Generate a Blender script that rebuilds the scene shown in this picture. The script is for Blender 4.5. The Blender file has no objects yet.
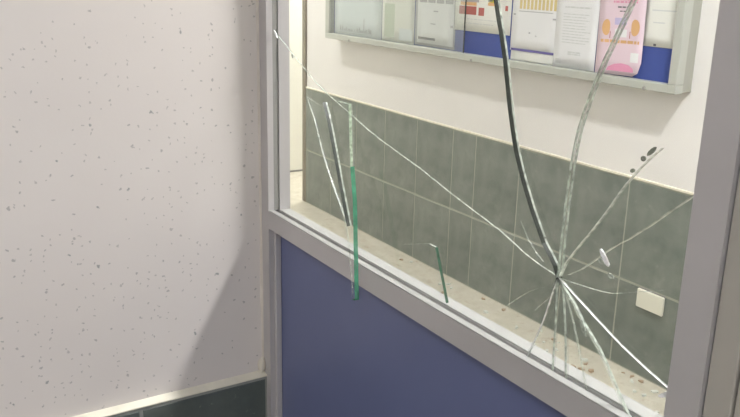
import bpy, bmesh, math, random
from mathutils import Matrix, Vector, Euler
from mathutils.noise import noise as mnoise

# ------------------------------------------------------------------ camera, world, exposure
scene = bpy.context.scene
col = scene.collection
cam_data = bpy.data.cameras.new('camera')
cam_data.sensor_width = 36.0
cam_data.lens = 36.0 * 822 / 740
cam_data.clip_start = 0.02
cam = bpy.data.objects.new('camera', cam_data)
col.objects.link(cam)
cam.matrix_world = Matrix(((0.524854, -0.247595, 0.814386, 0.0),
                           (0.850909, 0.127925, -0.509499, 0.0),
                           (0.021969, 0.960381, 0.277823, 1.45),
                           (0, 0, 0, 1)))
scene.camera = cam

world = bpy.data.worlds.new('world')
scene.world = world
world.use_nodes = True
world.node_tree.nodes['Background'].inputs[0].default_value = (0.9, 0.93, 1.0, 1)
world.node_tree.nodes['Background'].inputs[1].default_value = 0.05

scene.view_settings.view_transform = 'Standard'
scene.view_settings.look = 'None'
scene.view_settings.exposure = 0.0
scene.view_settings.gamma = 1.0
scene.view_settings.use_curve_mapping = False

CORRIDOR_EMIT = 100.0
NEAR_EMIT = 196.0
CORRIDOR_TINT = (0.99, 0.985, 0.99)
ROOM_EMIT = 13.5
ROOM_TINT = (0.94, 0.97, 1.04)

random.seed(7)

# ------------------------------------------------------------------ materials
def lin(r, g, b):
    f = lambda c: (c / 255 / 12.92) if c / 255 <= 0.04045 else ((c / 255 + 0.055) / 1.055) ** 2.4
    return (f(r), f(g), f(b), 1.0)

class NT:
    def __init__(self, name):
        self.m = bpy.data.materials.new(name)
        self.m.use_nodes = True
        self.t = self.m.node_tree
        self.b = self.t.nodes['Principled BSDF']
        self.out = self.t.nodes['Material Output']
    def n(self, kind, **kw):
        nd = self.t.nodes.new(kind)
        for k, v in kw.items():
            if k.startswith('_'):
                setattr(nd, k[1:], v)
            else:
                key = int(k[1:]) if k[0] == 'i' and k[1:].isdigit() else k.replace('_', ' ')
                nd.inputs[key].default_value = v
        return nd
    def l(self, a, b):
        self.t.links.new(a, b)
    def coord(self):
        return self.n('ShaderNodeTexCoord').outputs['Object']
    def noise(self, vec, scale, detail=3.0, rough=0.55):
        nd = self.n('ShaderNodeTexNoise', Scale=scale, Detail=detail, Roughness=rough)
        self.l(vec, nd.inputs['Vector'])
        return nd.outputs['Fac']
    def ramp(self, fac, stops):
        nd = self.n('ShaderNodeValToRGB')
        e = nd.color_ramp.elements
        while len(e) < len(stops):
            e.new(0.5)
        for i, (p, c) in enumerate(stops):
            e[i].position = p
            e[i].color = c if len(c) == 4 else (*c, 1)
        self.l(fac, nd.inputs[0])
        return nd.outputs[0]
    def math(self, op, a, b=None):
        nd = self.n('ShaderNodeMath', _operation=op)
        for i, v in enumerate((a, b)):
            if v is None: continue
            if isinstance(v, (int, float)): nd.inputs[i].default_value = v
            else: self.l(v, nd.inputs[i])
        return nd.outputs[0]
    def mix(self, fac, a, b):
        nd = self.n('ShaderNodeMix', _data_type='RGBA')
        for s, v in ((0, fac), (6, a), (7, b)):
            if isinstance(v, (int, float, tuple)): nd.inputs[s].default_value = v
            else: self.l(v, nd.inputs[s])
        return nd.outputs[2]
    def bump(self, h, strength=0.2, dist=0.002):
        nd = self.n('ShaderNodeBump', Strength=strength, Distance=dist)
        self.l(h, nd.inputs['Height'])
        self.l(nd.outputs[0], self.b.inputs['Normal'])
    def base(self, c):
        if isinstance(c, tuple): self.b.inputs['Base Color'].default_value = c
        else: self.l(c, self.b.inputs['Base Color'])
        return self
    def rough(self, r, metallic=0.0):
        self.b.inputs['Roughness'].default_value = r
        self.b.inputs['Metallic'].default_value = metallic
        return self

M = {}
def flat(name, rgb, rough=0.6, metallic=0.0, vary=0.06, scale=30):
    t = NT(name)
    v = t.noise(t.coord(), scale)
    c = lin(*rgb)
    lo = tuple(x * (1 - vary) for x in c[:3]) + (1,)
    hi = tuple(min(1, x * (1 + vary)) for x in c[:3]) + (1,)
    t.base(t.ramp(v, [(0.3, lo), (0.7, hi)])).rough(rough, metallic)
    M[name] = t.m
    return t

def speckled_wall():
    t = NT('speckled_paint')
    co = t.coord()
    body = t.ramp(t.noise(co, 2.2, 4), [(0.3, lin(222, 214, 209)), (0.7, lin(229, 222, 217))])
    warp = t.n('ShaderNodeTexNoise', Scale=140.0, Detail=2.0)
    t.l(co, warp.inputs['Vector'])
    sub = t.n('ShaderNodeVectorMath', _operation='SUBTRACT'); sub.inputs[1].default_value = (0.5, 0.5, 0.5)
    t.l(warp.outputs['Color'], sub.inputs[0])
    sc = t.n('ShaderNodeVectorMath', _operation='SCALE'); sc.inputs['Scale'].default_value = 0.009
    t.l(sub.outputs[0], sc.inputs[0])
    add = t.n('ShaderNodeVectorMath', _operation='ADD')
    t.l(co, add.inputs[0]); t.l(sc.outputs[0], add.inputs[1])
    sx = t.n('ShaderNodeSeparateXYZ'); t.l(add.outputs[0], sx.inputs[0])
    cx = t.n('ShaderNodeCombineXYZ'); t.l(sx.outputs[1], cx.inputs[0]); t.l(sx.outputs[2], cx.inputs[1])
    c = body
    for scale, thr, keep, clus, colr, amt in ((44.0, 0.095, 0.66, 6.0, lin(152, 148, 146), 0.62),
                                              (70.0, 0.125, 0.60, 7.0, lin(170, 164, 160), 0.62),
                                              (21.0, 0.058, 0.82, 5.0, lin(136, 139, 136), 0.75)):
        v = t.n('ShaderNodeTexVoronoi', Scale=scale, _voronoi_dimensions='2D')
        t.l(cx.outputs[0], v.inputs['Vector'])
        sep = t.n('ShaderNodeSeparateColor'); t.l(v.outputs['Color'], sep.inputs[0])
        dot = t.math('MULTIPLY', t.math('SUBTRACT', thr, v.outputs['Distance']), 2.2 / thr)
        dot.node.use_clamp = True
        k = t.math('GREATER_THAN', sep.outputs[0], keep)
        cl = t.math('GREATER_THAN', t.noise(co, clus, 2), 0.45)
        f = t.math('MULTIPLY', t.math('MULTIPLY', dot, k), t.math('MULTIPLY', cl, amt))
        c = t.mix(f, c, colr)
    t.base(c).rough(0.62)
    t.bump(t.noise(co, 220, 2), 0.08, 0.001)
    M['speckled'] = t.m
speckled_wall()

def tile_mat(name, a, b, rough):
    t = NT(name)
    co = t.coord()
    geo = t.n('ShaderNodeObjectInfo')
    n1 = t.noise(co, 9, 6, 0.65)
    c = t.ramp(n1, [(0.3, lin(*a)), (0.72, lin(*b))])
    v = t.math('MULTIPLY_ADD', geo.outputs['Random'], 0.14)
    v.node.inputs[2].default_value = 0.93
    hsv = t.n('ShaderNodeHueSaturation'); t.l(c, hsv.inputs['Color']); t.l(v, hsv.inputs['Value'])
    fleck = t.ramp(t.noise(co, 60, 3), [(0.66, (0, 0, 0)), (0.74, (1, 1, 1))])
    m = t.mix(t.math('MULTIPLY', fleck, 0.22), hsv.outputs[0], lin(190, 194, 178))
    t.base(m).rough(rough)
    t.b.inputs['Specular IOR Level'].default_value = 0.45
    M[name] = t.m
tile_mat('tile_green', (103, 111, 105), (135, 140, 132), 0.32)
tile_mat('tile_shaded', (80, 88, 84), (102, 108, 104), 0.35)  # shade on the left wainscot is put into this darker tile colour

flat('corridor_wall', (231, 228, 224), 0.7, vary=0.025, scale=3)
flat('end_wall', (247, 246, 236), 0.6, vary=0.02, scale=3)
flat('ceiling_paint', (234, 234, 232), 0.8, vary=0.02, scale=3)
flat('grout', (165, 166, 152), 0.8)
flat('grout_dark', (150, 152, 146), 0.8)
flat('trim_cream', (238, 232, 214), 0.5)
flat('aluminium', (196, 192, 192), 0.42, 0.25, 0.03, 14)
flat('aluminium_bead', (168, 167, 163), 0.5, 0.0, 0.03, 14)
flat('gasket', (150, 148, 144), 0.7)
flat('door_metal', (182, 177, 168), 0.5, 0.1, 0.03, 12)
flat('corner_metal', (140, 132, 118), 0.5, 0.2)
flat('case_metal', (186, 188, 180), 0.4, 0.2, 0.02)
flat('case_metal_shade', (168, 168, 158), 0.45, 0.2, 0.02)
flat('felt_blue', (62, 80, 150), 0.9, vary=0.08, scale=120)
flat('plastic_cream', (224, 222, 206), 0.4, vary=0.01)
flat('sealant', (216, 208, 198), 0.7)
flat('plaster_crumb', (222, 214, 200), 0.8)
flat('lamp_housing', (225, 225, 222), 0.4)

def blue_panel():
    t = NT('panel_blue')
    co = t.coord()
    c = t.ramp(t.noise(co, 3.0, 5), [(0.3, lin(99, 106, 144)), (0.7, lin(108, 115, 153))])
    t.base(c).rough(0.42)
    t.bump(t.noise(co, 300, 2), 0.05, 0.0006)
    M['panel_blue'] = t.m
blue_panel()

def corridor_floor():
    t = NT('corridor_floor')
    co = t.coord()
    c = t.ramp(t.noise(co, 14, 5, 0.6), [(0.3, lin(206, 199, 180)), (0.7, lin(222, 216, 200))])
    dirt = t.ramp(t.noise(co, 22, 6, 0.7), [(0.56, (0, 0, 0)), (0.68, (1, 1, 1))])
    c = t.mix(t.math('MULTIPLY', dirt, 0.5), c, lin(172, 144, 112))
    c = t.mix(t.math('MULTIPLY', t.ramp(t.noise(co, 85, 3, 0.6), [(0.62, (0, 0, 0)), (0.68, (1, 1, 1))]), 0.4), c, lin(150, 128, 100))
    t.base(c).rough(0.22)
    M['floor'] = t.m
corridor_floor()

def paper(name, rgb, vary=0.02):
    return flat(name, rgb, 0.7, vary=vary, scale=8)
paper('paper_white', (230, 230, 231)); paper('paper_warm', (228, 228, 221)); paper('paper_cool', (218, 224, 227))
paper('paper_pink', (226, 204, 214)); paper('ink_grey', (172, 172, 175)); paper('ink_dark', (96, 96, 100))
paper('ink_red', (176, 92, 84)); paper('ink_yellow', (206, 198, 60)); paper('ink_orange', (222, 176, 124))
paper('ink_bars', (216, 196, 138)); paper('ink_magenta', (222, 150, 180)); paper('ink_lilac', (190, 180, 214))
paper('ink_purple', (104, 96, 160)); paper('ink_greenish', (196, 204, 186)); paper('ink_palegrey', (206, 208, 206))

def emit_mat(name, tint, strength):
    t = NT(name)
    t.b.inputs['Base Color'].default_value = (0.9, 0.9, 0.9, 1)
    t.b.inputs['Emission Color'].default_value = (*tint, 1)
    t.b.inputs['Emission Strength'].default_value = strength
    M[name] = t.m
emit_mat('tube_corridor', CORRIDOR_TINT, CORRIDOR_EMIT)
emit_mat('tube_near', CORRIDOR_TINT, NEAR_EMIT)
emit_mat('tube_room', ROOM_TINT, ROOM_EMIT)

def clear_glass(name, tint, haze=0.0, ior=1.45, rough=0.0, refl=0.05):
    m = bpy.data.materials.new(name); m.use_nodes = True
    t = m.node_tree; t.nodes.clear()
    out = t.nodes.new('ShaderNodeOutputMaterial')
    tr = t.nodes.new('ShaderNodeBsdfTransparent'); tr.inputs[0].default_value = (*tint, 1)
    gl = t.nodes.new('ShaderNodeBsdfGlossy'); gl.inputs['Roughness'].default_value = rough
    df = t.nodes.new('ShaderNodeBsdfDiffuse'); df.inputs[0].default_value = (0.85, 0.87, 0.85, 1)
    fr = t.nodes.new('ShaderNodeFresnel'); fr.inputs[0].default_value = ior
    half = t.nodes.new('ShaderNodeMath'); half.operation = 'MULTIPLY'; half.inputs[1].default_value = refl
    t.links.new(fr.outputs[0], half.inputs[0])
    m1 = t.nodes.new('ShaderNodeMixShader'); m2 = t.nodes.new('ShaderNodeMixShader')
    m1.inputs[0].default_value = haze
    t.links.new(tr.outputs[0], m1.inputs[1]); t.links.new(df.outputs[0], m1.inputs[2])
    t.links.new(half.outputs[0], m2.inputs[0])
    t.links.new(m1.outputs[0], m2.inputs[1]); t.links.new(gl.outputs[0], m2.inputs[2])
    t.links.new(m2.outputs[0], out.inputs[0])
    M[name] = m
clear_glass('glass', (0.992, 1.0, 0.992), 0.004)
clear_glass('case_glass', (0.97, 0.98, 0.97), 0.10)

def edge_mat(name, rgb, cover, rough=0.25, scale=160, broken=0.3):
    """fracture surface: partly see-through, its cover broken up by fine noise"""
    t = NT(name)
    co = t.coord()
    c = lin(*rgb)
    n = t.noise(co, scale, 3)
    t.base(t.ramp(n, [(0.3, tuple(x * 0.68 for x in c[:3])), (0.7, tuple(min(1, x * 1.15) for x in c[:3]))])).rough(rough)
    a = t.n('ShaderNodeMapRange')
    a.inputs['From Min'].default_value = 0.3; a.inputs['From Max'].default_value = 0.7
    a.inputs['To Min'].default_value = cover * (1 - broken); a.inputs['To Max'].default_value = min(1, cover * (1 + broken))
    t.l(n, a.inputs['Value'])
    t.l(a.outputs[0], t.b.inputs['Alpha'])
    M[name] = t.m
edge_mat('edge_clear', (190, 200, 188), 0.10)
edge_mat('edge_none', (190, 200, 188), 0.015)
edge_mat('edge_faint', (206, 212, 196), 0.30)
edge_mat('edge_pale', (206, 214, 202), 0.62)
edge_mat('edge_bright', (226, 230, 220), 0.85)
edge_mat('edge_white', (252, 252, 248), 1.0, broken=0.0)
edge_mat('edge_dark', (40, 46, 38), 0.97, rough=0.5, broken=0.03)
edge_mat('edge_mid', (132, 138, 122), 0.8)
edge_mat('edge_green', (74, 148, 116), 0.9, scale=75, broken=0.12)
edge_mat('edge_deep', (58, 96, 76), 0.93, broken=0.05)
edge_mat('edge_palegreen', (186, 204, 178), 0.8)

# ------------------------------------------------------------------ mesh helpers
def link(o, parent=None):
    col.objects.link(o)
    if parent: o.parent = parent
    return o
def obj(name, me, parent=None):
    return link(bpy.data.objects.new(name, me), parent)
def mesh(name, verts, faces, mats, idx=None, smooth=False):
    me = bpy.data.meshes.new(name)
    me.from_pydata([tuple(v) for v in verts], [], faces)
    for m in (mats if isinstance(mats, (list, tuple)) else [mats]):
        me.materials.append(M[m])
    if idx:
        for p, i in zip(me.polygons, idx): p.material_index = i
    if smooth:
        for p in me.polygons: p.use_smooth = True
    me.update()
    return me
def box_mesh(name, lo, hi, mat, bevel=0.0):
    bm = bmesh.new()
    bmesh.ops.create_cube(bm, size=1)
    for v in bm.verts:
        for i in range(3):
            v.co[i] = lo[i] + (v.co[i] + 0.5) * (hi[i] - lo[i])
    if bevel:
        bmesh.ops.bevel(bm, geom=bm.edges[:], offset=bevel, segments=1, affect='EDGES')
    me = bpy.data.meshes.new(name); bm.to_mesh(me); bm.free()
    me.materials.append(M[mat])
    return me
def box(name, lo, hi, mat, parent=None, bevel=0.0):
    return obj(name, box_mesh(name, lo, hi, mat, bevel), parent)
def prism(name, profile, axis, a, b, mat, parent=None, bevel=0.0):
    """closed 2D profile extruded along an axis; profile coords are the two other axes in order"""
    def P(p, s):
        q = list(p); q.insert(axis, s); return q
    n = len(profile)
    vs = [P(p, a) for p in profile] + [P(p, b) for p in profile]
    fs = [tuple(range(n))[::-1], tuple(range(n, 2 * n))] + [(i, (i + 1) % n, n + (i + 1) % n, n + i) for i in range(n)]
    me = mesh(name, vs, fs, mat)
    bm = bmesh.new(); bm.from_mesh(me)
    bmesh.ops.recalc_face_normals(bm, faces=bm.faces[:])
    if bevel:
        bmesh.ops.bevel(bm, geom=bm.edges[:], offset=bevel, segments=1, affect='EDGES')
    bm.to_mesh(me); bm.free()
    return obj(name, me, parent)
def tag(o, label=None, category=None, group=None, kind=None):
    for k, v in (('label', label), ('category', category), ('group', group), ('kind', kind)):
        if v: o[k] = v
    return o
def empty(name, loc=(0, 0, 0)):
    o = bpy.data.objects.new(name, None)
    o.empty_display_size = 0.1
    col.objects.link(o); o.location = loc
    return o
def struct(o, label, category):
    return tag(o, label, category, kind='structure')

# ------------------------------------------------------------------ dimensions (metres; camera above the origin)
XL = -1.230            # left wall surface
YF, YR = 0.552, 0.600  # partition front and rear
YB = 2.3686            # back wall surface (tile face)
XE = -5.35             # corridor end wall
XC = -4.57             # free corner of the back wall
HC = 2.75              # ceiling
XR = 2.4               # right ends of room and corridor
YBACK = -2.6
ZW = 0.7456            # wainscot height

# ------------------------------------------------------------------ structure
struct(box('floor', (XE - 0.2, YBACK - 0.2, -0.12), (XR + 0.2, 4.4, 0.0), 'floor'),
       'cream stone floor with brown dirt running along the corridor', 'floor')
struct(box('ceiling', (XE - 0.2, YBACK - 0.2, HC), (XR + 0.2, 4.4, HC + 0.1), 'ceiling_paint'),
       'plain white painted ceiling over room and corridor', 'ceiling')
wall_left = struct(box('wall_left', (XL - 0.15, YBACK, 0), (XL, 0.591, HC), 'speckled'),
       'pinkish white speckled wall left of the glazed partition', 'wall')
wall_back = struct(box('wall_back', (XC - 0.02, YB + 0.008, 0), (XR, YB + 0.16, HC), 'corridor_wall'),
       'cream corridor wall with grey green tiled lower part', 'wall')
struct(box('wall_end', (XE - 0.15, YR, 0), (XE, 4.4, HC), 'end_wall'), 'bright white wall closing the far corridor end', 'wall')
struct(box('wall_near', (XE, YR - 0.13, 0), (XL - 0.15, YR + 0.02, HC), 'corridor_wall'), 'corridor wall hidden behind the speckled wall', 'wall')
struct(box('wall_side', (XC - 0.02, YB + 0.16, 0), (XC + 0.13, 4.4, HC), 'corridor_wall'), 'side passage wall round the corridor corner', 'wall')
struct(box('wall_far', (XE, 4.25, 0), (XC - 0.02, 4.4, HC), 'end_wall'), 'wall closing the side passage beyond the corner', 'wall')
struct(box('wall_right', (XR, YBACK, 0), (XR + 0.15, YB + 0.16, HC), 'corridor_wall'), 'plain wall at the right end of room', 'wall')
struct(box('wall_front', (XL - 0.15, YBACK - 0.15, 0), (XR + 0.15, YBACK, HC), 'corridor_wall'), 'plain wall behind the viewer', 'wall')
# threshold line at the foot of the end wall
struct(box('baseboard_end', (XE, YR + 0.03, 0.0), (XE + 0.006, 4.2, 0.012), 'gasket'), 'thin dark joint at foot of the white end wall', 'baseboard')

# wainscot tiles: back wall
def tile_mesh(name, w, h, mat, d=0.008, b=0.0018):
    """chamfered tile lying in local x-z plane, face towards -y, lower left corner at the origin"""
    vs = [(0, 0, 0), (w, 0, 0), (w, 0, h), (0, 0, h),
          (0, -d + b, 0), (w, -d + b, 0), (w, -d + b, h), (0, -d + b, h),
          (b, -d, b), (w - b, -d, b), (w - b, -d, h - b), (b, -d, h - b)]
    fs = [(0, 3, 2, 1)]
    for i in range(4):
        j = (i + 1) % 4
        fs += [(i, j, 4 + j, 4 + i), (4 + i, 4 + j, 8 + j, 8 + i)]
    fs.append((8, 9, 10, 11))
    return mesh(name, vs, fs, mat)
TG = 0.005                        # joint
TW = 0.2985                        # tile pitch
ROWS = [(0.004, 0.3495), (0.3515, ZW - 0.006)]
ZWL = ZW + 0.011                   # wainscot height on the speckled wall
ROWS_L = [(0.004, 0.3535), (0.3555, ZWL - 0.004)]
bed = box('grout_bed', (XC - 0.01, YB + 0.0012, 0.0), (XR, YB + 0.009, ZW - 0.004), 'grout', wall_back)
# measured joints: regular pitch right of the cut tile, regular pitch left of it
right = [-2.883 + TW * k for k in range(0, 18)]
left = [-3.056 - TW * k for k in range(0, 6)]
joints = sorted([j for j in left if j > XC + 0.02] + [j for j in right if j < XR - 0.02])
joints = [XC] + joints + [XR]
tm = {}
for a, b in zip(joints[:-1], joints[1:]):
    for z0, z1 in ROWS:
        w, h = round(b - a - TG, 4), round(z1 - z0 - TG, 4)
        if (w, h) not in tm: tm[(w, h)] = tile_mesh('tile', w, h, 'tile_green')
        o = obj('tile', tm[(w, h)], wall_back)
        o.location = (a + TG / 2, YB + 0.008 + random.uniform(-0.0004, 0.0004), z0)
box('tile_cap', (XC, YB - 0.003, ZW - 0.006), (XR, YB + 0.008, ZW + 0.002), 'trim_cream', wall_back, 0.001)
box('corner_guard', (XC - 0.045, YB - 0.004, 0.0), (XC - 0.004, YB + 0.03, HC), 'corner_metal', wall_back, 0.002)

# wainscot tiles: left wall (facing +x)
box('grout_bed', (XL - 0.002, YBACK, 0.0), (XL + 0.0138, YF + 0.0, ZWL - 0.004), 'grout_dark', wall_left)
jl = [YF]
y = 0.326
while y > YBACK: jl.append(y); y -= TW
jl.append(YBACK)
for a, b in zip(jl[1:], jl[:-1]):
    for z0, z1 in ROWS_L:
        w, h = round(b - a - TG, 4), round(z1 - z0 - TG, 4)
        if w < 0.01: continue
        if (w, h, 'd') not in tm: tm[(w, h, 'd')] = tile_mesh('tile', w, h, 'tile_shaded')
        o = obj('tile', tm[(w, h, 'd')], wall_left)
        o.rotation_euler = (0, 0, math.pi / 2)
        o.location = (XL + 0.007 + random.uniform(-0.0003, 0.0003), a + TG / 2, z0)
prism('tile_cap', [(XL - 0.001, ZWL - 0.004), (XL + 0.0158, ZWL - 0.004), (XL + 0.0158, ZWL - 0.002), (XL - 0.001, ZWL + 0.003)], 1, YBACK, YF,
      'trim_cream', wall_left)

# ------------------------------------------------------------------ partition frame
XP = -1.200   # inner face of left post
XQ = -0.399   # left edge of right post
XS = -0.366   # joint between right post and door frame
ZR0, ZR1 = 1.032, 1.062
ZT = 2.42
G0, G1 = 0.5622, 0.5728
frame = empty('partition_frame', (XL, YF, 0))
tag(frame, 'grey aluminium partition frame holding the broken glass and a blue lower panel', 'partition')
def loc_shift(o):
    o.location = (-frame.location.x, -frame.location.y, 0); return o
# posts: channel section with glazing groove, extruded vertically
lp = [(XL, YF), (XP, YF), (XP, G0), (XP - 0.012, G0), (XP - 0.012, G1), (XP, G1), (XP, 0.592), (XL, 0.592)]
loc_shift(prism('post', lp, 2, 0.0, HC, 'aluminium', frame))
rp = [(XQ, YF), (XS - 0.001, YF), (XS - 0.001, YR), (XQ, YR), (XQ, G1), (XQ + 0.012, G1), (XQ + 0.012, G0), (XQ, G0)]
loc_shift(prism('post', rp, 2, 0.0, HC, 'aluminium', frame))
loc_shift(box('gasket', (XP - 0.0125, G0 + 0.0005, ZR1), (XP - 0.0020, G1 - 0.0005, ZT), 'gasket', frame))
# middle rail: section in y-z
rail = [(YF, ZR0), (0.590, ZR0), (0.590, 1.0600), (G1, 1.0600), (G1, 1.0535), (G0, 1.0535), (G0, ZR1), (YF, ZR1)]
loc_shift(prism('rail', rail, 0, XP + 0.0004, XQ - 0.0004, 'aluminium', frame))
loc_shift(box('glazing_bead', (XP + 0.0006, YF + 0.0002, ZR1), (XQ - 0.0006, G0 - 0.0002, ZR1 + 0.0022), 'aluminium_bead', frame, 0.0007))
loc_shift(box('glazing_bead', (XP + 0.0006, G1 + 0.0002, 1.0600), (XQ - 0.0006, 0.591, 1.0622), 'aluminium_bead', frame, 0.0007))
loc_shift(box('gasket', (XP + 0.0006, G0 + 0.0003, 1.0530), (XQ - 0.0006, G1 - 0.0003, 1.0575), 'gasket', frame))
loc_shift(box('top_rail', (XP + 0.0004, YF, ZT), (XQ - 0.0004, YR, ZT + 0.05), 'aluminium', frame, 0.001))
loc_shift(box('top_panel', (XP + 0.0004, 0.566, ZT + 0.05), (XQ - 0.0004, 0.58, HC), 'panel_blue', frame))
loc_shift(box('bottom_rail', (XP + 0.0004, YF, 0.0), (XQ - 0.0004, YR, 0.09), 'aluminium', frame, 0.001))
loc_shift(box('lower_panel', (XP + 0.0004, 0.572, 0.09), (XQ - 0.0004, 0.584, ZR0), 'panel_blue', frame))
loc_shift(box('panel_bead', (XP, 0.561, 0.09), (XP + 0.006, 0.572, ZR0), 'aluminium', frame, 0.001))
loc_shift(box('panel_bead', (XQ - 0.006, 0.561, 0.09), (XQ, 0.572, ZR0), 'aluminium', frame, 0.001))
# sealant between post and speckled wall, with a lump where it meets the tiles
sv, sf = [], []
zs = [0.762 + i * 0.03 for i in range(56)]
for i, z in enumerate(zs):
    r = 0.0035 + 0.0012 * mnoise((0.3, 0, z * 14))
    sv += [(XL - 0.001, YF - r, z), (XL + r, YF - r * 0.6, z), (XL + r, YF + 0.001, z)]
    if i:
        k = 3 * i
        sf += [(k - 3, k - 2, k + 1, k), (k - 2, k - 1, k + 2, k + 1)]
sl = loc_shift(obj('sealant_bead', mesh('sealant_bead', sv, sf, 'sealant', smooth=True), frame))

def lump(name, c, r, mat, seed, squash=(1, 1, 1), sub=2, parent=None):
    bm = bmesh.new(); bmesh.ops.create_icosphere(bm, subdivisions=sub, radius=1)
    for v in bm.verts:
        n = 1 + 0.45 * mnoise((v.co.x * 1.4 + seed, v.co.y * 1.4, v.co.z * 1.4))
        v.co = Vector((c[0] + v.co.x * r * n * squash[0], c[1] + v.co.y * r * n * squash[1], c[2] + v.co.z * r * n * squash[2]))
    me = bpy.data.meshes.new(name); bm.to_mesh(me); bm.free(); me.materials.append(M[mat])
    return obj(name, me, parent)
loc_shift(lump('sealant_lump', (XL + 0.006, YF - 0.006, 0.772), 0.0075, 'plaster_crumb', 3.1, (0.9, 0.9, 2.0), 2, frame))

# ------------------------------------------------------------------ door frame and leaf right of the partition
door = empty('door_1', (XS, YF, 0))
struct(door, 'beige grey metal door right of the broken glazing', 'door')
def dsh(o): o.location = (-door.location.x, -door.location.y, 0); return o
dsh(box('stile', (XS, YF + 0.004, 0.0), (XS + 0.024, YF + 0.046, HC - 0.005), 'door_metal', door, 0.001))
dsh(box('stile', (XS + 0.0255, YF + 0.006, 0.01), (XS + 0.095, YF + 0.044, 2.10), 'door_metal', door, 0.0012))
dsh(box('stile', (XS + 0.80, YF + 0.006, 0.01), (XS + 0.87, YF + 0.044, 2.10), 'door_metal', door, 0.0012))
dsh(box('door_rail', (XS + 0.095, YF + 0.008, 0.01), (XS + 0.80, YF + 0.042, 0.16), 'door_metal', door, 0.001))
dsh(box('door_rail', (XS + 0.095, YF + 0.008, 0.98), (XS + 0.80, YF + 0.042, 1.06), 'door_metal', door, 0.001))
dsh(box('door_rail', (XS + 0.095, YF + 0.008, 2.02), (XS + 0.80, YF + 0.042, 2.10), 'door_metal', door, 0.001))
dsh(box('door_panel', (XS + 0.095, 0.570, 0.16), (XS + 0.80, 0.582, 0.98), 'panel_blue', door))
dsh(box('door_panel', (XS + 0.095, 0.570, 1.06), (XS + 0.80, 0.582, 2.02), 'panel_blue', door))
hd = dsh(prism('door_handle', [(XS + 0.815, 1.00), (XS + 0.835, 1.00), (XS + 0.835, 1.16), (XS + 0.815, 1.16)], 1, YF - 0.045, YF - 0.025, 'aluminium', door, 0.004))
dsh(box('handle_bracket', (XS + 0.818, YF - 0.026, 1.01), (XS + 0.832, YF + 0.007, 1.024), 'aluminium', door))
dsh(box('handle_bracket', (XS + 0.818, YF - 0.026, 1.136), (XS + 0.832, YF + 0.007, 1.15), 'aluminium', door))
struct(box('wall_partition', (XS + 0.8715, YF, 0), (XR, YR + 0.02, HC), 'corridor_wall'), 'plain wall to the right of the metal door', 'wall')
struct(box('wall_lintel', (XS + 0.025, YF, 2.105), (XS + 0.8715, YR + 0.02, HC - 0.005), 'corridor_wall'), 'wall above the metal door', 'wall')

# ------------------------------------------------------------------ broken glass
O= (-0.55, 1.1617)
CR={
 'A': [(-0.5555, 1.1726), (-0.5733, 1.1904), (-0.5925, 1.2179), (-0.6107, 1.2474), (-0.6245, 1.2761), (-0.6379, 1.3155), (-0.6508, 1.3651), (-0.6642, 1.4044), (-0.675, 1.4338)] ,
 'B': [(-0.5488, 1.1748), (-0.5485, 1.206), (-0.5475, 1.2418), (-0.5452, 1.2769), (-0.5405, 1.3114), (-0.5299, 1.3456), (-0.5175, 1.3784), (-0.5051, 1.4054), (-0.4933, 1.4311)] ,
 'C': [(-0.593, 1.1693), (-0.6421, 1.1848), (-0.7232, 1.203), (-0.7946, 1.2209), (-0.8989, 1.2431), (-0.9644, 1.2621), (-1.0331, 1.2818), (-1.0952, 1.3063), (-1.1482, 1.3308), (-1.1972, 1.3559)] ,
 'D': [(-0.5236, 1.1778), (-0.491, 1.2081), (-0.4588, 1.2346), (-0.4131, 1.2769)] ,
 'E': [(-0.5426, 1.1799), (-0.5053, 1.2331), (-0.481, 1.2721), (-0.4668, 1.2907), (-0.4465, 1.3122)] ,
 'F': [(-0.5089, 1.1644), (-0.4821, 1.1688), (-0.4511, 1.1808), (-0.4255, 1.1917), (-0.4076, 1.2025)] ,
 'G': [(-0.5268, 1.1508), (-0.4766, 1.1287), (-0.4478, 1.1177), (-0.4117, 1.1064)] ,
 'H': [(-0.5571, 1.1507), (-0.589, 1.133), (-0.6208, 1.1055)] ,
 'I': [(-0.5527, 1.1491), (-0.5598, 1.1368), (-0.5885, 1.1005)] ,
 'J': [(-0.5563, 1.1435), (-0.5665, 1.1067), (-0.5817, 1.0676)] ,
 'K': [(-0.5511, 1.1475), (-0.5494, 1.1211), (-0.5475, 1.0698)] ,
 'L': [(-0.5431, 1.1503), (-0.5367, 1.1206), (-0.529, 1.0691)] ,
 'M': [(-0.5386, 1.1476), (-0.5298, 1.1317), (-0.5188, 1.1084), (-0.5029, 1.0678)] ,
 'N': [(-0.5391, 1.1517), (-0.5258, 1.1428), (-0.512, 1.128), (-0.489, 1.1102), (-0.4698, 1.0874), (-0.4511, 1.0662)] ,
 'S': [(-0.612, 1.2031), (-0.598, 1.1864), (-0.5848, 1.1762), (-0.5738, 1.1699)] ,
 'P1': [(-1.0887, 1.27), (-1.0632, 1.2483), (-1.0348, 1.1967), (-1.0041, 1.151), (-0.9682, 1.1047)] ,
 'STUB': [(-0.8936, 1.0679), (-0.8231, 1.1149), (-0.7673, 1.1321), (-0.7549, 1.1314), (-0.7426, 1.1033), (-0.7278, 1.0685)] ,
 'SPL': [(-0.6208, 1.1055), (-0.6014, 1.1047), (-0.5786, 1.1077), (-0.5665, 1.1067)] ,
}

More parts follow.
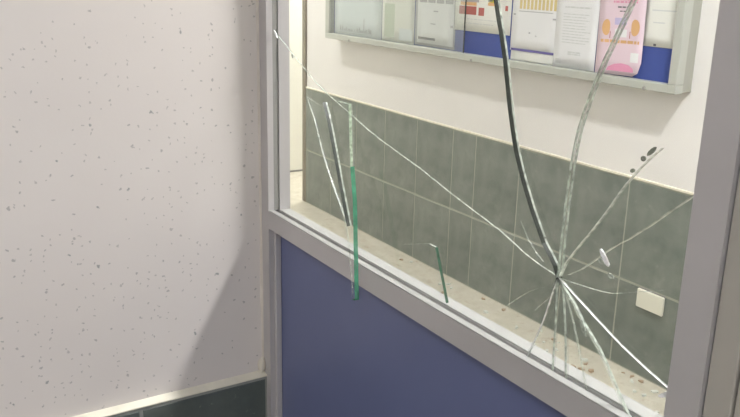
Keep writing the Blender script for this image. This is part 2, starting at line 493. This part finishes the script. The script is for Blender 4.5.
T = 0.0040           # half thickness
GY = 0.5675
XL_G, XR_G = XP - 0.0018, XQ + 0.008
ZB_G, ZT_G = 1.0577, ZT
def extend_to(poly, x=None, z=None):
    (x0, z0), (x1, z1) = poly[-2], poly[-1]
    if z is not None:
        t = (z - z1) / (z1 - z0); return poly + [(x1 + (x1 - x0) * t, z)]
    t = (x - x1) / (x1 - x0); return poly + [(x, z1 + (z1 - z0) * t)]
def refine(poly, seed, step=0.012, amp=0.0007, curve=True):
    """Catmull-Rom through the points, with a little unevenness"""
    P = [Vector((a, b)) for a, b in poly]
    out = []
    for i in range(len(P) - 1):
        p0, p1, p2, p3 = P[max(0, i - 1)], P[i], P[i + 1], P[min(len(P) - 1, i + 2)]
        n = max(1, int((p2 - p1).length / step))
        for k in range(n):
            t = k / n
            q = 0.5 * ((2 * p1) + (p2 - p0) * t + (2 * p0 - 5 * p1 + 4 * p2 - p3) * t * t + (3 * p1 - p0 - 3 * p2 + p3) * t ** 3) if curve else p1.lerp(p2, t)
            if k or i:
                d = (p2 - p1).normalized()
                q = q + Vector((-d.y, d.x)) * amp * mnoise((q.x * 90 + seed, q.y * 90, 0.2))
            out.append(q)
    out.append(P[-1])
    return out
A = [O] + CR['A'] ; A += [(-0.72, 1.56), (-0.775, 1.74), (-0.85, 2.0)]; A = extend_to(A, z=ZT_G)
B = [O] + CR['B'] + [(-0.472, 1.49), (-0.442, 1.57)]; B = extend_to(B, x=XR_G)
C = [O] + CR['C']; C[-1] = (XL_G, C[-1][1])
D = extend_to([O] + CR['D'], x=XR_G)
F = extend_to([O] + CR['F'], x=XR_G)
Gc = extend_to([O] + CR['G'], x=XR_G)
def tobot(k): return extend_to([O] + CR[k], z=ZB_G)
J, K, L, Mc, N = (tobot(k) for k in 'JKLMN')
LINE = {}
for i, (k, p) in enumerate(dict(A=A, B=B, C=C, D=D, F=F, G=Gc, J=J, K=K, L=L, M=Mc, N=N, P1=CR['P1'], SPL=CR['SPL'], H=[O] + CR['H']).items()):
    LINE[k] = refine(p, i * 3.7)
LINE['STUB'] = refine(CR['STUB'], 1.0, amp=0.0003, curve=False)
V = Vector
EDGE = {  # strips from the front surface to the rear one
    'A': ('edge_dark', 'edge_dark', 'edge_pale'), 'B': ('edge_pale', 'edge_faint', 'edge_pale'),
    'C': ('edge_none', 'edge_none', 'edge_pale', 'edge_clear', 'edge_none', 'edge_none'), 'D': ('edge_none', 'edge_pale', 'edge_bright'),
    'F': ('edge_none', 'edge_none', 'edge_pale', 'edge_none', 'edge_none', 'edge_none'), 'G': ('edge_none', 'edge_none', 'edge_white', 'edge_pale', 'edge_none', 'edge_none'),
    'J': ('edge_none', 'edge_none', 'edge_white', 'edge_bright', 'edge_none', 'edge_none'), 'K': ('edge_none', 'edge_pale', 'edge_clear'),
    'L': ('edge_none', 'edge_pale', 'edge_clear'), 'M': ('edge_none', 'edge_faint', 'edge_none'),
    'N': ('edge_faint', 'edge_pale', 'edge_none'), 'P1': ('edge_none', 'edge_none', 'edge_none'),
    'H': ('edge_none', 'edge_pale', 'edge_none'), 'SPL': ('edge_none', 'edge_none', 'edge_none'),
    'STUB': ('edge_none', 'edge_none', 'edge_none'), 'STOP': ('edge_none', 'edge_pale', 'edge_none'), 'SRIGHT': ('edge_none', 'edge_deep', 'edge_deep', 'edge_none'), 'rim': ('edge_none', 'edge_none', 'edge_none'),
}
EMATS = sorted({m for e in EDGE.values() for m in e})
def shard_mesh(name, segs, inset=0.0002):
    """segs: list of (edge key, points); points run round the shard, joined end to end"""
    pts, keys = [], []
    for key, p in segs:
        for a in p[:-1]:
            pts.append(V(a)); keys.append(key)
    n = len(pts)
    area = sum(pts[i].x * pts[(i + 1) % n].y - pts[(i + 1) % n].x * pts[i].y for i in range(n))
    s = 1 if area > 0 else -1
    ins = []
    for i in range(n):
        a, b, c = pts[i - 1], pts[i], pts[(i + 1) % n]
        e1, e2 = (b - a).normalized(), (c - b).normalized()
        nn = V((-e1.y - e2.y, e1.x + e2.x)) * s
        ins.append(b + (nn.normalized() * inset if nn.length > 1e-6 else V((0, 0))))
    vs, fs, idx = [], [], []
    NS = 6
    levels = [-T + 2 * T * q / NS for q in range(NS + 1)]
    for d in levels:
        vs += [(p.x, d, p.y) for p in ins]
    order = list(range(n))
    fs.append(tuple(order if s > 0 else order[::-1])); idx.append(0)
    fs.append(tuple(v + NS * n for v in (order[::-1] if s > 0 else order))); idx.append(0)
    for i in range(n):
        j = (i + 1) % n
        for k in range(NS):
            q = (k * n + i, k * n + j, (k + 1) * n + j, (k + 1) * n + i)
            fs.append(q[::-1] if s > 0 else q); idx.append(1 + EMATS.index(EDGE[keys[i]][k * len(EDGE[keys[i]]) // NS]))
    me = mesh(name, vs, fs, ['glass'] + EMATS, idx)
    bm = bmesh.new(); bm.from_mesh(me)
    bmesh.ops.triangulate(bm, faces=[f for f in bm.faces if len(f.verts) > 4])
    bm.to_mesh(me); bm.free()
    return me
pane = empty('shattered_glazing', (0, GY, ZB_G))
tag(pane, 'shattered clear glass pane with radiating cracks in the aluminium frame', 'broken glass', kind='thing')
def shard(segs, parent=pane):
    o = obj('glass_shard', shard_mesh('glass_shard', segs), parent)
    o.location = (0, 0, -ZB_G)
    return o
L_ = LINE
rv = lambda k: list(reversed(L_[k]))
end = lambda k: L_[k][-1]
TL, TR, BL, BR = V((XL_G, ZT_G)), V((XR_G, ZT_G)), V((XL_G, ZB_G)), V((XR_G, ZB_G))
shards = []
sAC = shard([('A', L_['A']), ('rim', [end('A'), TL]), ('rim', [TL, end('C')]), ('C', rv('C'))])
sAB = shard([('B', L_['B']), ('rim', [end('B'), TR]), ('rim', [TR, end('A')]), ('A', rv('A'))])
sBD = shard([('D', L_['D']), ('rim', [end('D'), end('B')]), ('B', rv('B'))])
sDF = shard([('F', L_['F']), ('rim', [end('F'), end('D')]), ('D', rv('D'))])
sFG = shard([('G', L_['G']), ('rim', [end('G'), end('F')]), ('F', rv('F'))])
sGN = shard([('N', L_['N']), ('rim', [end('N'), BR]), ('rim', [BR, end('G')]), ('G', rv('G'))])
shard([('M', L_['M']), ('rim', [end('M'), end('N')]), ('N', rv('N'))])
shard([('L', L_['L']), ('rim', [end('L'), end('M')]), ('M', rv('M'))])
shard([('K', L_['K']), ('rim', [end('K'), end('L')]), ('L', rv('L'))])
shard([('J', L_['J']), ('rim', [end('J'), end('K')]), ('K', rv('K'))])
# thin splinter left of the impact point
jsub = [p for p in L_['J'] if p.y > 1.1042]
sp = shard([('H', L_['H']), ('SPL', L_['SPL']), ('J', [L_['SPL'][-1]] + list(reversed(jsub)))])
# piece still held in the lower left corner
ci = max(i for i, p in enumerate(L_['C']) if p.x > -1.052)
cpart = L_['C'][ci:]
p1 = L_['P1']
shard([('C', list(reversed(cpart))), ('P1', [cpart[0]] + p1), ('rim', [p1[-1], V((-0.968, ZB_G))]), ('rim', [V((-0.968, ZB_G)), BL]), ('rim', [BL, cpart[-1]])])
st = L_['STUB']
ka = min(range(len(st)), key=lambda i: abs(st[i].x - CR['STUB'][1][0])); kb = min(range(len(st)), key=lambda i: abs(st[i].x - CR['STUB'][3][0]))
STSEG = [('STUB', st[:ka + 1]), ('STOP', st[ka:kb + 1]), ('SRIGHT', st[kb:])]
shard(STSEG + [('rim', [st[-1], V((-0.7285, ZB_G))]), ('rim', [V((-0.7285, ZB_G)), V((-0.915, ZB_G))]), ('STUB', [V((-0.915, ZB_G)), st[0]])])

# large cracked piece below the long crack
hs = L_['H']; sps = L_['SPL']
jlow = [sps[-1]] + [p for p in L_['J'] if p.y < 1.1035]
shard([('C', L_['C'][:ci + 1]), ('P1', [L_['C'][ci]] + p1), ('rim', [p1[-1], V((-0.968, ZB_G))]), ('rim', [V((-0.968, ZB_G)), V((-0.915, ZB_G))]),
       ('STUB', [V((-0.915, ZB_G)), st[0]])] + [('STUB', st)] + [('rim', [st[-1], V((-0.7285, ZB_G))]), ('rim', [V((-0.7285, ZB_G)), end('J')]),
       ('J', list(reversed(jlow))), ('SPL', list(reversed(sps))), ('H', list(reversed(hs)))])

def crack(parent, poly, mats, seed, t0=-T * 0.98, t1=T * 0.98, name='crack'):
    """inner crack that ends inside a shard: a fracture surface through the glass"""
    p = refine(poly, seed)
    n = len(p); vs, fs, idx = [], [], []
    lv = [t0 + (t1 - t0) * k / len(mats) for k in range(len(mats) + 1)]
    for d in lv: vs += [(q.x, d, q.y) for q in p]
    for i in range(n - 1):
        for k in range(len(mats)):
            fs.append((k * n + i, k * n + i + 1, (k + 1) * n + i + 1, (k + 1) * n + i)); idx.append(k)
    return obj(name, mesh(name, vs, fs, list(mats), idx), parent)
crack(sBD, [O] + CR['E'], ('edge_none', 'edge_bright', 'edge_pale'), 21)
crack(sAC, CR['S'], ('edge_none', 'edge_none', 'edge_faint', 'edge_none'), 33)
crack(sp, [O] + CR['I'][:2] + [(-0.5740, 1.1215), (-0.5790, 1.1150)], ('edge_none', 'edge_pale', 'edge_none'), 35)

def chip(parent, pts, mat, y0, y1, name='chip'):
    n = len(pts)
    vs = [(a, y0, b) for a, b in pts] + [(a, y1, b) for a, b in pts]
    fs = [tuple(range(n)), tuple(range(n, 2 * n))[::-1]] + [(i, i + n, (i + 1) % n + n, (i + 1) % n) for i in range(n)]
    return obj(name, mesh(name, vs, fs, mat), parent)
def blot(c, rx, rz, ang, seed, n=9):
    out = []
    for i in range(n):
        a = 2 * math.pi * i / n
        r = 1 + 0.4 * mnoise((math.cos(a) * 2 + seed, math.sin(a) * 2, seed))
        u, v = rx * r * math.cos(a), rz * r * math.sin(a)
        out.append((c[0] + u * math.cos(ang) - v * math.sin(ang), c[1] + u * math.sin(ang) + v * math.cos(ang)))
    return out
chip(sAC, blot((-1.1895, 1.3525), 0.0085, 0.0018, -0.75, 2.0), 'edge_white', -T - 0.0012, -T * 0.9)
chip(sAC, blot((-1.1313, 1.3234), 0.0022, 0.0036, 0.3, 5.0), 'edge_pale', -T - 0.0008, -T * 0.9)
chip(sBD, blot((-0.4533, 1.3084), 0.0062, 0.0020, 0.8, 6.0), 'edge_mid', -T - 0.0008, -T * 0.9)
chip(sBD, blot((-0.4607, 1.3008), 0.0026, 0.0024, 0.8, 9.0), 'edge_mid', -T - 0.0008, -T * 0.9)
chip(sBD, blot((-0.4708, 1.2880), 0.0024, 0.0018, 0.6, 12.0), 'edge_mid', -T - 0.0008, -T * 0.9)
chip(sDF, blot((-0.4913, 1.2012), 0.0090, 0.0024, -0.85, 4.0), 'edge_white', -T - 0.0015, -T * 0.9)
chip(sDF, blot((-0.4945, 1.1965), 0.0045, 0.0022, -0.3, 8.0), 'edge_pale', -T - 0.0012, -T * 0.9)
chip(sDF, blot((-0.4821, 1.1865), 0.0040, 0.0022, -0.4, 11.0), 'edge_pale', -T - 0.0008, -T * 0.9)
chip(sGN, blot((-0.5085, 1.1250), 0.0026, 0.0085, 0.5, 3.0), 'edge_pale', -T - 0.0012, -T * 0.9)
chip(sGN, blot((-0.4080, 1.1010), 0.0085, 0.0022, 0.55, 16.0), 'edge_white', -T - 0.0012, -T * 0.9)

# ------------------------------------------------------------------ loose shard hanging over the rail
DK = (0.57 - 0.538) / (1.36 - 1.02)
def dplane(z): return 0.5655 + DK * (z - 1.36)
d_left = [(-1.0742, 1.2708), (-1.0441, 1.2431), (-1.0123, 1.2022), (-0.9724, 1.1602), (-0.9270, 1.1140), (-0.8905, 1.0212)]
d_right = [(-0.8811, 1.0231), (-0.9110, 1.1519), (-0.9263, 1.1967), (-0.9466, 1.2776)]
d_top = [(-0.9800, 1.2769), (-1.018, 1.2643), (-1.0453, 1.2661), (-1.0742, 1.2708)]
EDGE['d_left'] = ('edge_none', 'edge_faint', 'edge_none')
EDGE['d_rlow'] = ('edge_green', 'edge_green', 'edge_green')
EDGE['d_rtop'] = ('edge_palegreen', 'edge_palegreen', 'edge_faint')
EMATS = sorted({m for e in EDGE.values() for m in e})
dl = refine(d_left, 50, amp=0.0005); dr = refine(d_right, 60, amp=0.0002, curve=False); dt = refine(d_top, 70, amp=0.0004)
k = max(i for i, p in enumerate(dr) if p.y < 1.200)
T = 0.0033
me = shard_mesh('loose_glass_shard', [('d_left', dl), ('d_rlow', [dl[-1], dr[0]]), ('d_rlow', dr[:k + 1]), ('d_rtop', dr[k:]), ('d_rtop', [dr[-1], V(d_top[0])]), ('d_left', dt)])
loose = obj('loose_glass_shard', me)
loose.location = (0, 0, 0)
tag(loose, 'pointed loose glass shard with bright green edge hanging over the rail', 'glass shard')
cr_ = crack(loose, [(-1.0170, 1.2700), (-0.9910, 1.2340), (-0.9590, 1.1804), (-0.9190, 1.1160)], ('edge_dark', 'edge_dark', 'edge_pale'), 81)
for o in (loose, cr_):   # lean the flat shard forward: out of the groove at the top, past the rail front at the tip
    for v in o.data.vertices:
        v.co.y += dplane(v.co.z)
T = 0.0040


# ------------------------------------------------------------------ notice board
BX0, BX1, BZ0, BZ1 = -4.185, -1.778, 1.078, 2.05
BY = 2.290
board = empty('notice_board', (BX0, YB, BZ0))
tag(board, 'long wall mounted aluminium display case with blue backing full of papers', 'notice board')
def bsh(o): o.location = (-board.location.x, -board.location.y, -board.location.z); return o
FW = 0.030
bsh(box('backing', (BX0 + 0.01, YB - 0.045, BZ0 + 0.01), (BX1 - 0.01, YB - 0.038, BZ1 - 0.01), 'felt_blue', board))
bsh(box('case_body', (BX0 + 0.004, YB - 0.038, BZ0 + 0.004), (BX1 - 0.004, YB + 0.007, BZ1 - 0.004), 'case_metal_shade', board))
bsh(box('bottom_frame', (BX0, BY, BZ0), (BX1, YB - 0.038, BZ0 + FW), 'case_metal', board, 0.003))
bsh(box('top_frame', (BX0, BY, BZ1 - FW), (BX1, YB - 0.038, BZ1), 'case_metal', board, 0.003))
bsh(box('side_frame', (BX0, BY + 0.0005, BZ0 + FW), (BX0 + 0.045, YB - 0.038, BZ1 - FW), 'case_metal', board, 0.003))
bsh(box('side_frame', (BX1 - 0.034, BY + 0.0005, BZ0 + FW), (BX1, YB - 0.038, BZ1 - FW), 'case_metal', board, 0.003))
bsh(box('sliding_pane', (BX0 + 0.046, BY + 0.010, BZ0 + FW), (-2.930, BY + 0.0135, BZ1 - FW), 'case_glass', board))
bsh(box('pane_edge', (-2.9298, BY + 0.0095, BZ0 + FW), (-2.9258, BY + 0.014, BZ1 - FW), 'edge_dark', board))
for sx in (-3.914, -2.854, -1.906):
    t = bmesh.new()
    bmesh.ops.create_cone(t, cap_ends=True, segments=10, radius1=0.0075, radius2=0.006, depth=0.005)
    bmesh.ops.rotate(t, verts=t.verts, cent=(0, 0, 0), matrix=Matrix.Rotation(math.pi / 2, 3, 'X'))
    bmesh.ops.translate(t, verts=t.verts, vec=(sx, BY - 0.001, BZ0 + 0.006))
    me = bpy.data.meshes.new('screw_head'); t.to_mesh(me); t.free(); me.materials.append(M['gasket'])
    bsh(obj('screw_head', me, board))

PY = YB - 0.0465
def sheet(name, x0, x1, z0, z1, mat, label, layer=0, tilt=0.0, curl=0.0, round_br=0.0, group=None):
    """a paper sheet with thickness and a slight curl; origin at its lower left corner; face at local y=-0.0006"""
    w, h = x1 - x0, z1 - z0
    nx, nz = 6, 6
    vs, fs = [], []
    def off(u, v): return -curl * max(0, u - 0.6) ** 2 * 6 - curl * max(0, 0.35 - v) ** 2 * 5
    for s in (0, 1):
        for j in range(nz + 1):
            for i in range(nx + 1):
                u, v = i / nx, j / nz
                X, Z = u * w, v * h
                if round_br and i == nx and j == 0: X -= round_br * 0.3; Z += round_br * 0.3
                vs.append((X, off(u, v) - (0.0006 if s == 0 else 0), Z))
    m = (nx + 1) * (nz + 1)
    for j in range(nz):
        for i in range(nx):
            a = j * (nx + 1) + i
            fs.append((a, a + 1, a + nx + 2, a + nx + 1)); fs.append((m + a, m + a + nx + 1, m + a + nx + 2, m + a + 1))
    ring = [i for i in range(nx + 1)] + [(j + 1) * (nx + 1) + nx for j in range(nz)] + [nz * (nx + 1) + i for i in range(nx - 1, -1, -1)] + [j * (nx + 1) for j in range(nz - 1, 0, -1)]
    for i in range(len(ring)):
        a, b = ring[i], ring[(i + 1) % len(ring)]
        fs.append((a, m + a, m + b, b))
    o = obj(name, mesh(name, vs, fs, mat, smooth=True))
    o.location = (x0, PY - 0.0014 * layer, z0)
    o.rotation_euler = (0, tilt, 0)
    tag(o, label, 'paper', group or 'papers in the notice board')
    o['_w'], o['_h'], o['_c'] = w, h, curl
    return o
def prints(o, name, rects, mat):
    """flat print on a sheet: thin patches lying on its face, in sheet coordinates 0..1"""
    w, h, curl = o['_w'], o['_h'], o['_c']
    vs, fs = [], []
    def off(u, v): return -curl * max(0, u - 0.6) ** 2 * 6 - curl * max(0, 0.35 - v) ** 2 * 5
    for r in rects:
        pts = r if len(r) != 4 or isinstance(r[0], tuple) else [(r[0], r[1]), (r[2], r[1]), (r[2], r[3]), (r[0], r[3])]
        b = len(vs)
        vs += [(u * w, off(u, v) - 0.0006 - 0.0005 - curl * 0.02, v * h) for u, v in pts]
        fs.append(tuple(range(b, b + len(pts))))
    if len(fs) > 10 or name == 'text_lines':
        return tag(obj(name, mesh(name, vs, fs, mat), o), kind='stuff')
    for f in fs:
        p = obj(name, mesh(name, [vs[i] for i in f], [tuple(range(len(f)))], mat), o)
    return p
def textlines(x0, x1, ys, th, rnd, ragged=0.25, word=0.09):
    out = []
    for y in ys:
        x = x0; e = x1 - rnd.random() * ragged * (x1 - x0)
        while x < e:
            w = word * (0.4 + rnd.random())
            out.append((x, y, min(e, x + w), y + th)); x += w + 0.018
    return out
def ell(cx, cy, rx, ry, n=16, f=lambda a: 1.0):
    return [(cx + rx * f(2 * math.pi * i / n) * math.cos(2 * math.pi * i / n), cy + ry * f(2 * math.pi * i / n) * math.sin(2 * math.pi * i / n)) for i in range(n)]
rnd = random.Random(5)
s = sheet('printed_poster', -4.130, -3.640, 1.109, 1.560, 'paper_cool', 'pale blue grey poster with a small grey skyline at the far left of the case', 0)
sky = []
xs = 0.13
for k in range(22):
    hgt = rnd.choice([0.03, 0.045, 0.06, 0.025]); 
    if k == 15: hgt = 0.16
    sky.append((xs, 0.045, xs + 0.016, 0.045 + hgt)); xs += rnd.choice([0.022, 0.035, 0.05])
    if xs > 0.93: break
prints(s, 'skyline_print', sky, 'ink_grey')
prints(s, 'caption_line', [(0.05, 0.018, 0.62, 0.026)], 'ink_palegrey')
s = sheet('printed_poster', -3.635, -3.345, 1.109, 1.52, 'paper_warm', 'blank looking greenish white poster with a pale blue corner patch', 0)
prints(s, 'colour_patch', [(0.55, 0.03, 0.95, 0.17)], 'paper_cool'); prints(s, 'tone_patch', [(0.08, 0.05, 0.40, 0.45)], 'ink_greenish')
s = sheet('paper_sheet', -3.338, -3.02, 1.112, 1.47, 'ink_grey', 'grey sheet peeping out behind the white sheet with grey blocks', 0)
s = sheet('paper_sheet', -3.316, -3.030, 1.124, 1.46, 'paper_white', 'white sheet with a row of grey blocks and a dark caption', 2)
prints(s, 'block_print', [(0.06 + 0.235 * k, 0.56, 0.06 + 0.235 * k + 0.20, 0.625) for k in range(4)] + [(0.06 + 0.235 * k, 0.66, 0.06 + 0.235 * k + 0.20, 0.72) for k in range(4)], 'ink_grey')
prints(s, 'caption_line', [(0.04, 0.05, 0.52, 0.085)], 'ink_dark'); prints(s, 'text_lines', [(0.45, 0.44, 0.58, 0.46), (0.38, 0.27, 0.52, 0.285), (0.92, 0.25, 0.99, 0.28)], 'ink_grey')
s = sheet('timetable_sheet', -3.026, -2.648, 1.204, 1.50, 'paper_warm', 'sheet with grey yellow and red table rows above the blue backing', 1)
prints(s, 'red_row', [(0.08, 0.24, 0.40, 0.36), (0.44, 0.235, 0.54, 0.35)], 'ink_red')
prints(s, 'orange_row', [(0.10, 0.37, 0.40, 0.42), (0.60, 0.385, 0.74, 0.43)], 'ink_orange')
prints(s, 'yellow_row', [(0.10, 0.53, 0.56, 0.60), (0.62, 0.43, 0.80, 0.47), (0.72, 0.56, 0.92, 0.61)], 'ink_yellow')
prints(s, 'grey_row', [(0.10, 0.42, 0.44, 0.51), (0.60, 0.44, 0.68, 0.53)], 'ink_grey')
prints(s, 'text_lines', textlines(0.08, 0.9, [0.17, 0.11], 0.012, rnd), 'ink_palegrey')
prints(s, 'red_mark', [(0.90, 0.33, 0.945, 0.40)], 'ink_red')
s = sheet('paper_sheet', -2.635, -2.374, 1.109, 1.151, 'paper_warm', 'low white strip of paper under the bar chart sheet', 0)
s = sheet('chart_sheet', -2.640, -2.378, 1.148, 1.45, 'paper_white', 'white sheet with a beige bar chart and purple lower border', 1)
prints(s, 'bar_print', [(0.16 + 0.083 * k, 0.555, 0.16 + 0.083 * k + 0.055, 0.80 - 0.02 * (k % 3)) for k in range(10)], 'ink_bars')
prints(s, 'border_print', [(0.02, 0.0, 0.99, 0.030)], 'ink_purple')
prints(s, 'text_lines', [(0.03, 0.47, 0.08, 0.49), (0.90, 0.44, 0.97, 0.46), (0.40, 0.24, 0.44, 0.26), (0.55, 0.21, 0.58, 0.225), (0.15, 0.52, 0.9, 0.53)], 'ink_grey')
s = sheet('letter_sheet', -2.384, -2.168, 1.109, 1.410, 'paper_white', 'plain white letter with faint grey text lines beside the pink poster', 2)
prints(s, 'text_lines', textlines(0.2, 0.82, [0.86, 0.74] , 0.02, rnd, 0.6) + textlines(0.18, 0.86, [0.66 - 0.035 * k for k in range(11)], 0.011, rnd) + textlines(0.35, 0.66, [0.19, 0.165], 0.018, rnd, 0.05) + textlines(0.06, 0.22, [0.05, 0.07, 0.09], 0.01, rnd), 'ink_palegrey')
s = sheet('health_poster', -2.160, -1.950, 1.109, 1.41, 'paper_pink', 'pink health poster showing two orange kidneys with curled lower corner', 4, tilt=-0.02, curl=0.001, round_br=0.04)
kid = lambda sgn: (lambda a: 1.0 - 0.30 * max(0, math.cos(a) * sgn) ** 3)
kL = prints(s, 'kidney_print', [ell(0.19, 0.545, 0.105, 0.095, 18, kid(1)), ell(0.80, 0.555, 0.105, 0.095, 18, kid(-1))], 'ink_orange')
prints(s, 'vessel_print', [(0.27, 0.42, 0.285, 0.50), (0.70, 0.43, 0.715, 0.51)], 'ink_red')
prints(s, 'title_print', textlines(0.30, 0.85, [0.86, 0.83], 0.022, rnd, 0.1, 0.06), 'ink_magenta')
prints(s, 'text_lines', textlines(0.40, 0.72, [0.775], 0.016, rnd, 0.05, 0.07) + textlines(0.45, 0.66, [0.73], 0.012, rnd, 0.05, 0.05), 'ink_dark')
prints(s, 'lilac_patch', [(0.36, 0.58, 0.62, 0.66)], 'ink_lilac')
prints(s, 'yellow_line', textlines(0.08, 0.92, [0.37], 0.035, rnd, 0.02, 0.12), 'ink_orange')
prints(s, 'pale_patch', [(0.38, 0.44, 0.64, 0.53), (0.76, 0.16, 0.93, 0.27)], 'paper_white')
prints(s, 'mark_print', [(0.80, 0.20, 0.815, 0.22), (0.86, 0.22, 0.88, 0.235), (0.83, 0.18, 0.85, 0.19)], 'ink_dark')
prints(s, 'arc_print', [[(0.25, 0.045), (0.85, 0.045), (0.84, 0.085), (0.74, 0.125), (0.58, 0.14), (0.42, 0.125), (0.30, 0.09)]], 'ink_magenta')
s = sheet('paper_sheet', -1.965, -1.822, 1.222, 1.44, 'paper_warm', 'white sheet with three grey lines at the right end of the case', 0)
prints(s, 'text_lines', [(0.22, 0.545, 0.95, 0.565), (0.45, 0.80, 0.95, 0.815), (0.28, 0.36, 0.62, 0.38)], 'ink_palegrey')
prints(s, 'pin_mark', [(0.36, 0.015, 0.44, 0.045)], 'ink_dark')

# ------------------------------------------------------------------ wall plate
plate = empty('wall_plate', (-1.955, YB, 0.305))
tag(plate, 'cream plastic blank wall plate on the green tiles near the floor', 'wall plate')
def psh(o): o.location = (-plate.location.x, -plate.location.y, -plate.location.z); return o
psh(box('cover', (-1.888, YB - 0.012, 0.272), (-1.768, YB + 0.0, 0.343), 'plastic_cream', plate, 0.003))
psh(box('base_ring', (-1.885, YB - 0.002, 0.275), (-1.771, YB + 0.001, 0.348), 'gasket', plate))

# ------------------------------------------------------------------ glass fragments on the corridor floor
fr = random.Random(11)
flat('fragment_pale', (226, 228, 218), 0.25)
flat('fragment_brown', (172, 150, 124), 0.7)
fm = []
for k in range(6):
    n = fr.choice([3, 4, 4, 5])
    pts = sorted(fr.uniform(0, 2 * math.pi) if False else (2 * math.pi * (i + fr.uniform(-0.25, 0.25)) / n) for i in range(n))
    rad = [fr.uniform(0.6, 1.0) for _ in pts]
    vs = [(math.cos(a) * r, math.sin(a) * r * 0.7, 0) for a, r in zip(pts, rad)] + [(math.cos(a) * r, math.sin(a) * r * 0.7, 0.42) for a, r in zip(pts, rad)]
    fs = [tuple(range(n))[::-1], tuple(range(n, 2 * n))] + [(i, (i + 1) % n, n + (i + 1) % n, n + i) for i in range(n)]
    fm.append(mesh('glass_fragment', vs, fs, 'fragment_pale' if k < 4 else 'fragment_brown'))
spots = [(fr.uniform(-2.25, -1.62), YB - 0.03 - 0.26 * fr.random() ** 1.3) for _ in range(34)] + [(fr.uniform(-3.4, -2.3), YB - 0.03 - 0.22 * fr.random() ** 1.3) for _ in range(14)]
done = []
for x, y in spots:
    if any((x - a) ** 2 + (y - b) ** 2 < 0.032 ** 2 for a, b in done): continue
    done.append((x, y))
    s = fr.uniform(0.009, 0.019)
    me = fr.choice(fm)
    brown = fm.index(me) >= 4
    o = obj('debris_crumb' if brown else 'glass_fragment', me)
    o.location = (x, y, 0.0); o.scale = (s, s, s); o.rotation_euler = (0, 0, fr.uniform(0, 6.28))
    if brown:
        tag(o, 'small brown crumb lying on the cream floor below the green tiles', 'debris', 'brown crumbs on the corridor floor')
    else:
        tag(o, 'small pale glass fragment lying on the cream floor below the green tiles', 'glass fragment', 'glass fragments on the corridor floor')


# ------------------------------------------------------------------ ceiling lights
def ceiling_light(x, y, lx, ly, mat, label):
    e = empty('ceiling_light', (x, y, HC))
    tag(e, label, 'ceiling light', 'ceiling lights')
    prism('housing', [(-ly / 2 - 0.03, 0.0), (ly / 2 + 0.03, 0.0), (ly / 2 + 0.012, -0.05), (-ly / 2 - 0.012, -0.05)], 0, -lx / 2 - 0.03, lx / 2 + 0.03, 'lamp_housing', e)
    box('diffuser', (-lx / 2, -ly / 2, -0.062), (lx / 2, ly / 2, -0.0505), mat, e, 0.002)
    return e
ceiling_light(-0.62, 1.46, 0.60, 0.15, 'tube_near', 'corridor ceiling light nearest the metal door')
ceiling_light(-4.85, 1.46, 0.60, 0.14, 'tube_corridor', 'corridor ceiling light nearest the white end wall')
ceiling_light(-4.98, 3.20, 0.30, 0.30, 'tube_corridor', 'added unseen square light in the side passage to brighten the end wall')  # unseen fill lamp, added so the end wall strip comes out bright
ceiling_light(0.9, -1.0, 1.20, 0.60, 'tube_room', 'room ceiling light behind the viewer')
